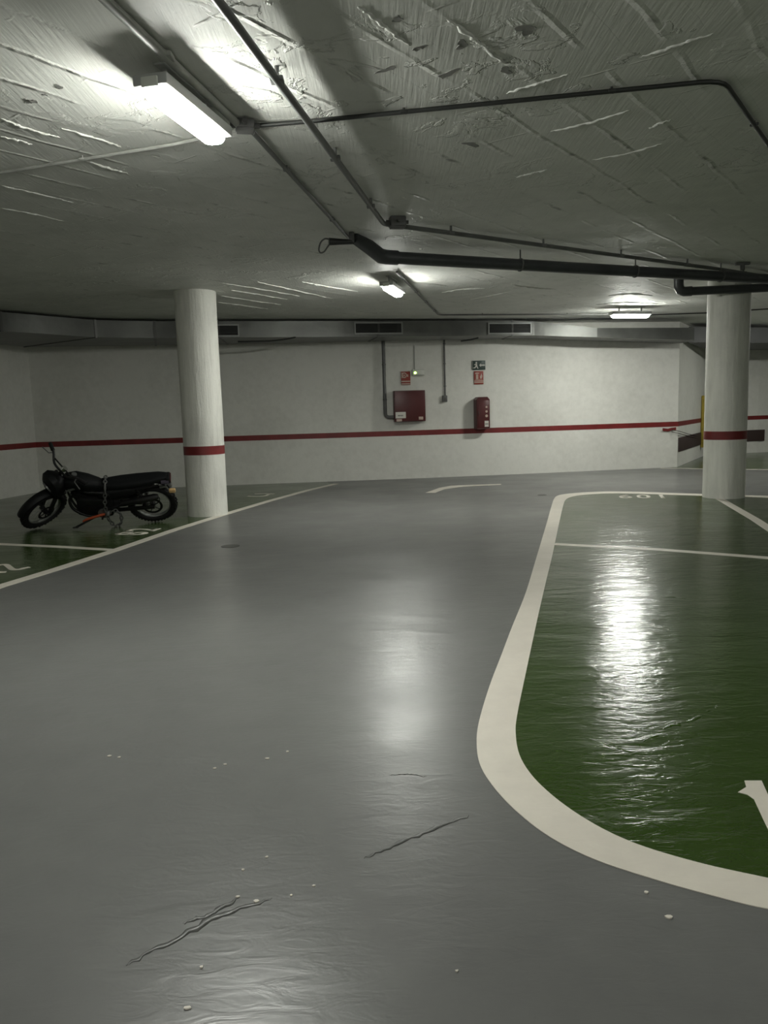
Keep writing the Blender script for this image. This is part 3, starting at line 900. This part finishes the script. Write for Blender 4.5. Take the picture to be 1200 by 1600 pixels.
# loose tape below the stripe at the wall corner
s = (BACK[-2], BACK[-1])
q = [seg_hit(x, y, *s) + Vector((.01, -.02, 0)) for x, y in ((1034, 671), (1042, 672), (1048, 670.5), (1055, 669.5))]
root = empty('loose_tape', q[0]); inv = Matrix.Translation(-q[0])
m = MB(); m.M = inv; m.rings([[a + Vector((0, 0, .03)), a + Vector((0, -.006, .03)), a + Vector((0, -.006, -.03)), a + Vector((0, 0, -.03))] for a in q]); m.build('tape_end', 'red_paint', root)
q2 = [q[2] + Vector((0, 0, -.01)), seg_hit(1057, 674, *s) + Vector((.05, -.07, 0)), seg_hit(1072, 678, *RECESS) + Vector((.03, -.03, 0)), seg_hit(1086, 681, *RECESS) + Vector((.03, -.03, 0))]
for dz in (0, -.05):
    m = MB(); m.M = inv; m.tube([a + Vector((0, 0, dz)) for a in q2], .007, 6); m.build('strand', 'brown_foam', root)
tag(root, 'loose red tape with thin strands at the wall corner', 'tape')

# ------------------------------------------------------------------ dark flakes on the ceiling
def flake(px, py, wpx, hpx, ang, seed):
    c = Z(px, py, H); rnd = random.Random(seed)
    k = c.y / FPX
    n = 19; a = []
    L = wpx * k * 1.0; W = hpx * k * 2.2
    for i in range(n):
        t = 2 * PI * i / n; rr = .72 + .22 * math.sin(2 * t + seed) + .18 * math.sin(3 * t + seed * 1.7) + .16 * (rnd.random() - .5)
        x, y = L / 2 * rr * math.cos(t), W / 2 * rr * math.sin(t)
        a.append((c.x + x * math.cos(ang) - y * math.sin(ang), c.y + x * math.sin(ang) + y * math.cos(ang)))
    m = MB()
    top = [m.v((p[0], p[1], H + .002)) for p in a]
    rnd = random.Random(seed)
    low = [m.v((p[0] * .96 + c.x * .04, p[1] * .96 + c.y * .04, H - .001 - .005 * rnd.random() ** 2)) for p in a]
    m.face(top); m.face(low[::-1])
    for i in range(n): m.face([top[i], top[(i + 1) % n], low[(i + 1) % n], low[i]])
    m.build('dark_flake', 'flake', ce)
for args in ((46, 158, 22, 12, .5), (92, 135, 18, 7, -.5), (70, 148, 10, 4, .4), (605, 108, 40, 9, -.6), (722, 70, 26, 16, .3), (822, 46, 44, 16, -.4), (735, 225, 40, 9, .3), (620, 30, 30, 8, -.7), (655, 75, 26, 8, -.6), (700, 115, 50, 10, -.7), (790, 110, 24, 14, -.5)):
    flake(*args, int(args[0]))

# raised crests left by the formwork boards
def crest(pxs, w, h, seed):
    rnd = random.Random(seed)
    P = [(v.x, v.y) for v in catmull([Vector((Z(x, y, H).x, Z(x, y, H).y, 0)) for x, y in pxs], 12)]
    n = len(P); L = offset_line(P, 1.0); m = MB(); rings = []
    for i, (p, q) in enumerate(zip(P, L)):
        d = Vector((q[0] - p[0], q[1] - p[1])); t = math.sin(PI * i / (n - 1)) ** .5
        c = Vector(p) + d * (rnd.random() - .5) * w * .8
        ww = w * (.25 + t * (.4 + rnd.random() * .6)); hh = h * t * (.25 + rnd.random() * .9) + .0006
        rings.append([(*(c - d * ww), H + .001), (*(c - d * ww * .25), H - hh), (*(c + d * ww * .3), H - hh * .8), (*(c + d * ww), H + .001)])
    m.rings(rings); m.build('formwork_ridge', 'ceiling', ce, angle=180)
CRESTS = [((0, 185), (50, 203), (95, 215)), ((95, 200), (150, 216), (190, 230)), ((0, 213), (28, 219), (50, 226)), ((130, 250), (165, 261), (200, 271)), ((0, 290), (60, 303), (120, 318)), ((0, 325), (50, 334), (100, 346)),
    ((790, 146), (840, 131), (890, 115)), ((860, 206), (920, 192), (985, 172)), ((925, 250), (980, 240), (1035, 224)), ((1000, 90), (1055, 72), (1115, 52)), ((1015, 201), (1030, 193), (1050, 187)), ((805, 277), (830, 271), (855, 265)), ((700, 30), (740, 60), (790, 100)), ((560, 10), (600, 40), (640, 72)),
    ((345, 442), (410, 452), (470, 463)), ((360, 453), (405, 460), (450, 468)), ((345, 462), (390, 469), (440, 476)), ((400, 440), (460, 453), (520, 467)), ((340, 472), (380, 477), (420, 483)), ((470, 440), (510, 447), (560, 456)),
    ((645, 441), (670, 443), (700, 447)), ((690, 457), (720, 452), (760, 450)), ((735, 468), (770, 461), (800, 455)), ((800, 445), (830, 449), (870, 452)), ((950, 462), (985, 459), (1020, 462)), ((930, 476), (980, 472), (1030, 475))]
for i, c in enumerate(CRESTS): crest(c, .018, .010 if i < 14 else .016, i + 40)

# ------------------------------------------------------------------ motorbike
rear_c = Z(243, 815); front_c = Z(76, 824)
hd = (front_c - rear_c); WB = hd.length; hd.normalize()
LEAN = math.radians(37)
bike = empty('motorbike', (rear_c.x, rear_c.y, 0))
# local: x forward, y left, z up; leaned to the left (towards the lane)
bike.rotation_euler = (Matrix.Rotation(math.atan2(hd.y, hd.x), 3, 'Z') @ Matrix.Rotation(-LEAN, 3, 'X')).to_euler()
WR = .315
RA = Vector((0, 0, WR)); FA = Vector((WB, 0, WR))
head = Vector((WB - .30, 0, .86))          # top of the steering axis
sdir = (head - Vector((FA.x - .03, 0, FA.z))).normalized()
STEER = math.radians(42)
SM = Matrix.Translation(head) @ Matrix.Rotation(STEER, 4, sdir) @ Matrix.Translation(-head)
def wheel(c, M, disc_r):
    m = MB(); m.M = M
    m.ring(c, (0, 1, 0), WR - .045, .045, 56, 14, 1.0)
    for k in range(44):
        a = 2 * PI * k / 44
        for yy in (-.024, .0, .024) if k % 2 else (-.036, .012, .036):
            rr = WR - .045 + math.sqrt(max(0, .045 ** 2 - yy ** 2)) + .002
            rot = Matrix.Rotation(-a, 3, 'Y')
            m.box(c + Vector((rr * math.cos(a), yy, rr * math.sin(a))), (.012, .014, .022), rot)
    w = m.build('wheel', 'rubber', bike)
    m = MB(); m.M = M
    m.ring(c, (0, 1, 0), WR - .088, .014, 56, 8, 1.7); m.build('rim', 'rim', w)
    m = MB(); m.M = M
    m.cyl(c + Vector((0, -.05, 0)), c + Vector((0, .05, 0)), .034, n=18)
    m.cyl(c + Vector((0, .05, 0)), c + Vector((0, .062, 0)), .024, n=14); m.cyl(c + Vector((0, -.075, 0)), c + Vector((0, .075, 0)), .010, n=10)
    m.build('hub', 'bike_metal', w)
    m = MB(); m.M = M
    for k in range(18):
        a = 2 * PI * k / 18; b = a + (.35 if k % 2 else -.35); s = .035 if (k // 2) % 2 else -.035
        m.tube([c + Vector((.03 * math.cos(b), s, .03 * math.sin(b))), c + Vector(((WR - .09) * math.cos(a), 0, (WR - .09) * math.sin(a)))], .0022, 5)
    m.build('spokes', 'silver', w)
    m = MB(); m.M = M
    m.ring(c + Vector((0, .055, 0)), (0, 1, 0), disc_r - .016, .016, 40, 6, .12)
    for k in range(5):
        a = 2 * PI * k / 5; m.tube([c + Vector((.03 * math.cos(a), .055, .03 * math.sin(a))), c + Vector(((disc_r - .015) * math.cos(a), .055, (disc_r - .015) * math.sin(a)))], .006, 6)
    m.build('brake_disc', 'bike_metal', w)
    return w
I4 = Matrix.Identity(4)
rw = wheel(RA, I4, .13); fw = wheel(FA, SM, .115)
# fork
m = MB(); m.M = SM
for s in (-1, 1):
    a = Vector((FA.x, s * .075, FA.z)); off = Vector((0, s * .075, 0))
    top = head + off + sdir * .02; low = Vector((FA.x - .03, s * .075, FA.z))
    m.tube([low - sdir * .03, low.lerp(top, .45)], .027, 12); m.tube([low.lerp(top, .42), top], .019, 12)
    m.cyl(Vector((FA.x - .02, s * .06, FA.z)), Vector((FA.x + .0, s * .1, FA.z)), .02, n=10)
m.box(head + sdir * -.02, (.07, .21, .03), bevel=.006); m.box(head - sdir * .17, (.07, .21, .035), bevel=.006)
m.build('fork', 'bike_metal', bike)
# front fender: curved blade above the wheel
def blade(c, R, a0, a1, w0, w1, t, M, name, mat, par=None, n=16, camber=.02):
    m = MB(); m.M = M; rings = []
    for i in range(n + 1):
        a = a0 + (a1 - a0) * i / n; w = w0 + (w1 - w0) * i / n
        sec = []
        for k in range(7):
            y = w * (k / 6 - .5); rr = R - camber * (2 * (k / 6 - .5)) ** 2
            sec.append(c + Vector((rr * math.cos(a), y, rr * math.sin(a))))
        for k in range(6, -1, -1):
            y = w * (k / 6 - .5); rr = R - t - camber * (2 * (k / 6 - .5)) ** 2
            sec.append(c + Vector((rr * math.cos(a), y, rr * math.sin(a))))
        rings.append(sec)
    m.rings(rings); return m.build(name, mat, par or bike)
blade(FA, WR + .06, math.radians(28), math.radians(150), .10, .13, .008, SM, 'fender', 'bike_black')
# headlight shell / number plate in front of the fork
m = MB(); m.M = SM
hc = head + Vector((.10, 0, -.10))
sec = []
for x, w, h in ((-.10, .11, .13), (-.02, .15, .20), (.05, .14, .19), (.085, .10, .13)):
    sec.append([hc + Vector((x, w * math.copysign(abs(math.cos(2 * PI * k / 20)) ** .6, math.cos(2 * PI * k / 20)), h * math.copysign(abs(math.sin(2 * PI * k / 20)) ** .6, math.sin(2 * PI * k / 20)))) for k in range(20)])
m.rings(sec); hl = m.build('headlight', 'bike_black', bike)
m = MB(); m.M = SM; m.cyl(hc + Vector((.08, 0, 0)), hc + Vector((.098, 0, -.004)), .075, n=22); m.build('lens', 'silver', hl)
# handlebar
m = MB(); m.M = SM
hb = head + sdir * .06
bar = [hb + Vector((-.11, .37, .11)), hb + Vector((-.07, .24, .11)), hb + Vector((.0, .13, .06)), hb + Vector((0, 0, .03)), hb + Vector((.0, -.13, .06)), hb + Vector((-.07, -.24, .11)), hb + Vector((-.11, -.37, .11))]
m.tube(catmull(bar, 4), .015, 10); m.tube([hb + Vector((-.035, .17, .085)), hb + Vector((-.035, -.17, .085))], .010, 8)
m.cyl(head, hb + Vector((0, 0, .035)), .02, n=10)
bar_o = m.build('handlebar', 'bike_metal', bike)
for s in (-1, 1):
    e0_, e1_ = (bar[0], bar[1]) if s > 0 else (bar[-1], bar[-2])
    m = MB(); m.M = SM; m.tube([e0_, e0_.lerp(e1_, .8)], .024, 12); m.build('grip', 'rubber', bar_o)
    m = MB(); m.M = SM; k = e0_.lerp(e1_, 1.05); m.tube([k, k + Vector((.05, s * .03, -.005)), k + Vector((.06, s * .15, -.012))], .007, 8); m.build('lever', 'silver', bar_o)
m = MB(); m.M = SM; m.cyl(hb + Vector((-.02, .02, .07)), hb + Vector((-.05, .03, .10)), .034, n=16); m.build('gauge', 'chrome', bar_o)
# tank, seat, tail
def loft(stations, name, mat, par=None, n=18, pw=.7):
    m = MB(); rings = []
    for x, zc, hw, hh in stations:
        rings.append([Vector((x, hw * math.copysign(abs(math.cos(2 * PI * k / n)) ** pw, math.cos(2 * PI * k / n)), zc + hh * math.copysign(abs(math.sin(2 * PI * k / n)) ** pw, math.sin(2 * PI * k / n)))) for k in range(n)])
    m.rings(rings); return m.build(name, mat, par or bike, angle=55)
X = WB
loft([(X - .30, .76, .05, .05), (X - .36, .775, .10, .09), (X - .48, .765, .13, .105), (X - .62, .725, .12, .10), (X - .74, .695, .09, .075), (X - .80, .69, .06, .05)], 'fuel_tank', 'bike_black')
m = MB(); m.cyl((X - .47, 0, .865), (X - .475, 0, .885), .032, n=18); m.build('filler_cap', 'silver', bike)
loft([(X - .70, .70, .06, .045), (X - .80, .69, .09, .06), (X - 1.0, .705, .115, .06), (X - 1.2, .73, .115, .055), (X - 1.4, .755, .10, .05), (-.12, .775, .085, .042), (-.22, .785, .06, .03)], 'seat', 'bike_seat')
loft([(X - .72, .56, .10, .08), (X - .9, .57, .12, .10), (X - 1.1, .60, .11, .09), (X - 1.3, .65, .09, .06), (-.05, .70, .07, .04)], 'side_panel', 'bike_black')
blade(Vector((.02, 0, .36)), .40, math.radians(20), math.radians(138), .12, .13, .008, I4, 'fender', 'bike_black')
m = MB(); m.box((-.235, 0, .755), (.06, .16, .07), bevel=.015); tl = m.build('tail_light', 'bike_black', bike)
m = MB(); m.box((-.268, 0, .755), (.012, .13, .05), bevel=.004); m.build('lens', 'taillight', tl)
m = MB(); m.box((-.20, .075, .745), (.10, .012, .055), bevel=.004); m.build('sticker', 'purple', tl)
m = MB(); m.box((-.20, .05, .66), (.16, .05, .022), Matrix.Rotation(.25, 3, 'Y'), bevel=.006); m.build('grab_trim', 'rim', bike)
for s in (1,):
    m = MB(); m.cyl((-.22, s * .06, .68), (-.26, s * .13, .67), .010, n=8); st = m.build('indicator', 'bike_black', bike)
    m = MB(); m.box((-.285, s * .155, .665), (.085, .05, .055), bevel=.016); m.build('lens', 'amber', st)
# frame
m = MB()
for s in (-1, 1):
    m.tube(catmull([(X - .36, s * .03, .80), (X - .55, s * .09, .66), (X - .85, s * .10, .60), (.52, s * .10, .44), (.50, s * .09, .30)], 4), .018, 8)
    m.tube(catmull([(X - .34, s * .03, .74), (X - .40, s * .07, .45), (X - .52, s * .08, .28), (.50, s * .08, .24)], 4), .016, 8)
    m.tube([(.52, s * .09, .56), (-.12, s * .075, .70)], .012, 8)
m.build('frame', 'bike_metal', bike)
m = MB()
for s in (-1, 1): m.box((.25, s * .085, .315), (.56, .03, .055), Matrix.Rotation(.05, 3, 'Y'), bevel=.008)
m.box((.46, 0, .32), (.08, .2, .06), bevel=.008)
m.build('swingarm', 'bike_metal', bike)
for s in (-1, 1):
    m = MB(); m.tube([(.06, s * .10, .36), (.16, s * .10, .66)], .014, 8)
    for k in range(9): m.ring(Vector((.075 + k * .0085, s * .10, .405 + k * .026)), (.1, 0, .3), .024, .006, 16, 6)
    m.build('shock_absorber', 'bike_metal', bike)
# engine
m = MB(); m.box((X - .66, 0, .38), (.46, .25, .30), Matrix.Rotation(-.1, 3, 'Y'), bevel=.05)
m.cyl((X - .76, -.15, .34), (X - .76, .16, .34), .095, n=26); m.cyl((X - .58, -.14, .36), (X - .58, .14, .36), .075, n=24)
en = m.build('engine', 'bike_metal', bike)
m = MB()
for k in range(7): m.box((X - .52 + k * .008, 0, .47 + k * .022), (.17, .17, .010), Matrix.Rotation(-.2, 3, 'Y'), bevel=.003)
m.cyl((X - .52, 0, .44), (X - .46, 0, .64), .06, n=18); m.build('cylinder_fins', 'bike_metal', en)
m = MB(); m.cyl((X - .76, .16, .34), (X - .76, .175, .34), .07, n=26); m.build('cover_plate', 'silver', en)
# exhaust
m = MB(); m.tube(catmull([(X - .44, .0, .55), (X - .36, .06, .50), (X - .40, .10, .36), (X - .60, .13, .26), (.55, .14, .36), (.35, .14, .46)], 5), .02, 10); ex = m.build('exhaust_pipe', 'bike_metal', bike)
m = MB(); m.tube([(.40, .14, .44), (.34, .14, .47), (-.05, .15, .56), (-.10, .15, .57)], [.025, .045, .045, .03], 16); m.build('muffler', 'bike_metal', ex)
# chain and sprocket
m = MB(); m.tube([(0, -.07, WR + .085), (.5, -.07, WR + .04)], .008, 6); m.tube([(0, -.07, WR - .085), (.5, -.07, WR - .04)], .008, 6); m.ring(RA + Vector((0, -.07, 0)), (0, 1, 0), .085, .008, 30, 6)
m.build('drive_chain', 'bike_metal', bike)
# foot pegs, stand, orange lever
for s in (-1, 1):
    m = MB(); m.tube([(.62, s * .10, .30), (.62, s * .24, .30)], .013, 8); m.build('foot_peg', 'rubber', bike)
m = MB()
# side stand reaches the floor on the left
Ws = Matrix.Rotation(-LEAN, 3, 'X').inverted()
foot = Ws @ Vector((X - .42, .42, .012))
m.tube([(X - .72, .10, .27), foot], .014, 8); m.box(foot + Vector((0, .0, 0)), (.07, .045, .014), Ws, bevel=.004)
m.build('side_stand', 'bike_metal', bike)
m = MB(); m.tube(catmull([(X - .85, .16, .33), (X - .70, .20, .325), (X - .56, .215, .29), (X - .50, .215, .25)], 4), .017, 8); m.build('kick_lever', 'orange', bike)
m = MB(); m.box((X - .42, .118, .72), (.13, .012, .03), Matrix.Rotation(.35, 3, 'Y'), bevel=.004); m.build('emblem', 'silver', bike)
tag(bike, 'black trail motorbike leaning on its side stand beside the left column', 'motorbike')
bpy.context.view_layer.update()
low = min((o_.matrix_world @ v.co).z for o_ in (rw, fw) for v in o_.data.vertices)
bike.location.z -= low - .003
bpy.context.view_layer.update()
# chain lock draped over the seat
BMX = bike.matrix_world.copy()
def blink(m, a, b, r_, flip):
    pass
path = catmull([BMX @ Vector(p) for p in ((X - .83, -.06, .775), (X - .83, .04, .775), (X - .83, .115, .74), (X - .815, .155, .62), (X - .80, .19, .50), (X - .80, .215, .36), (X - .83, .23, .24), (X - .90, .25, .16), (X - .97, .24, .24), (X - .97, .22, .36), (X - .90, .21, .42), (X - .82, .215, .37))], 8)
root = empty('lock_chain', path[0]); m = MB(); m.M = Matrix.Translation(-path[0])
d_acc = 0; pts = [path[0]]
for a, b in zip(path, path[1:]):
    if (b - pts[-1]).length > .040: pts.append(b)
for i in range(len(pts) - 1):
    a, b = pts[i], pts[i + 1]; t = (b - a).normalized(); u, w = frame_for(t)
    if i % 2: u, w = w, u
    c = (a + b) / 2; l = (b - a).length * .5 + .006
    m.tube([c + t * (l * math.cos(2 * PI * k / 8)) + u * (.020 * math.sin(2 * PI * k / 8)) for k in range(9)], .0085, 6)
m.build('chain_links', 'chain', root)
e = pts[-1]
m = MB(); m.M = Matrix.Translation(-path[0]); m.box(e, (.05, .03, .06), bevel=.008); m.build('padlock', 'silver', root)
tag(root, 'grey chain lock draped over the motorbike seat', 'chain')

# ------------------------------------------------------------------ camera, world, view
cam = bpy.data.cameras.new('camera'); co = bpy.data.objects.new('camera', cam); C.objects.link(co)
cam.sensor_fit = 'VERTICAL'; cam.sensor_height = 36; cam.sensor_width = 27; cam.lens = 36 * FPX / 1600
cam.clip_start = .05; cam.clip_end = 200
M3 = Matrix((CR, CU, -FW)).transposed()
co.matrix_world = Matrix.Translation(EYE) @ M3.to_4x4()
sc = bpy.context.scene
sc.camera = co
wd = bpy.data.worlds.new('world'); sc.world = wd; wd.use_nodes = True
wd.node_tree.nodes['Background'].inputs[0].default_value = (.0, .0, .0, 1)
sc.view_settings.view_transform = 'Standard'; sc.view_settings.look = 'None'
sc.view_settings.exposure = 3.1; sc.view_settings.gamma = 1.0; sc.view_settings.use_curve_mapping = False
sc.cycles.max_bounces = 8; sc.cycles.diffuse_bounces = 5; sc.cycles.sample_clamp_indirect = 6
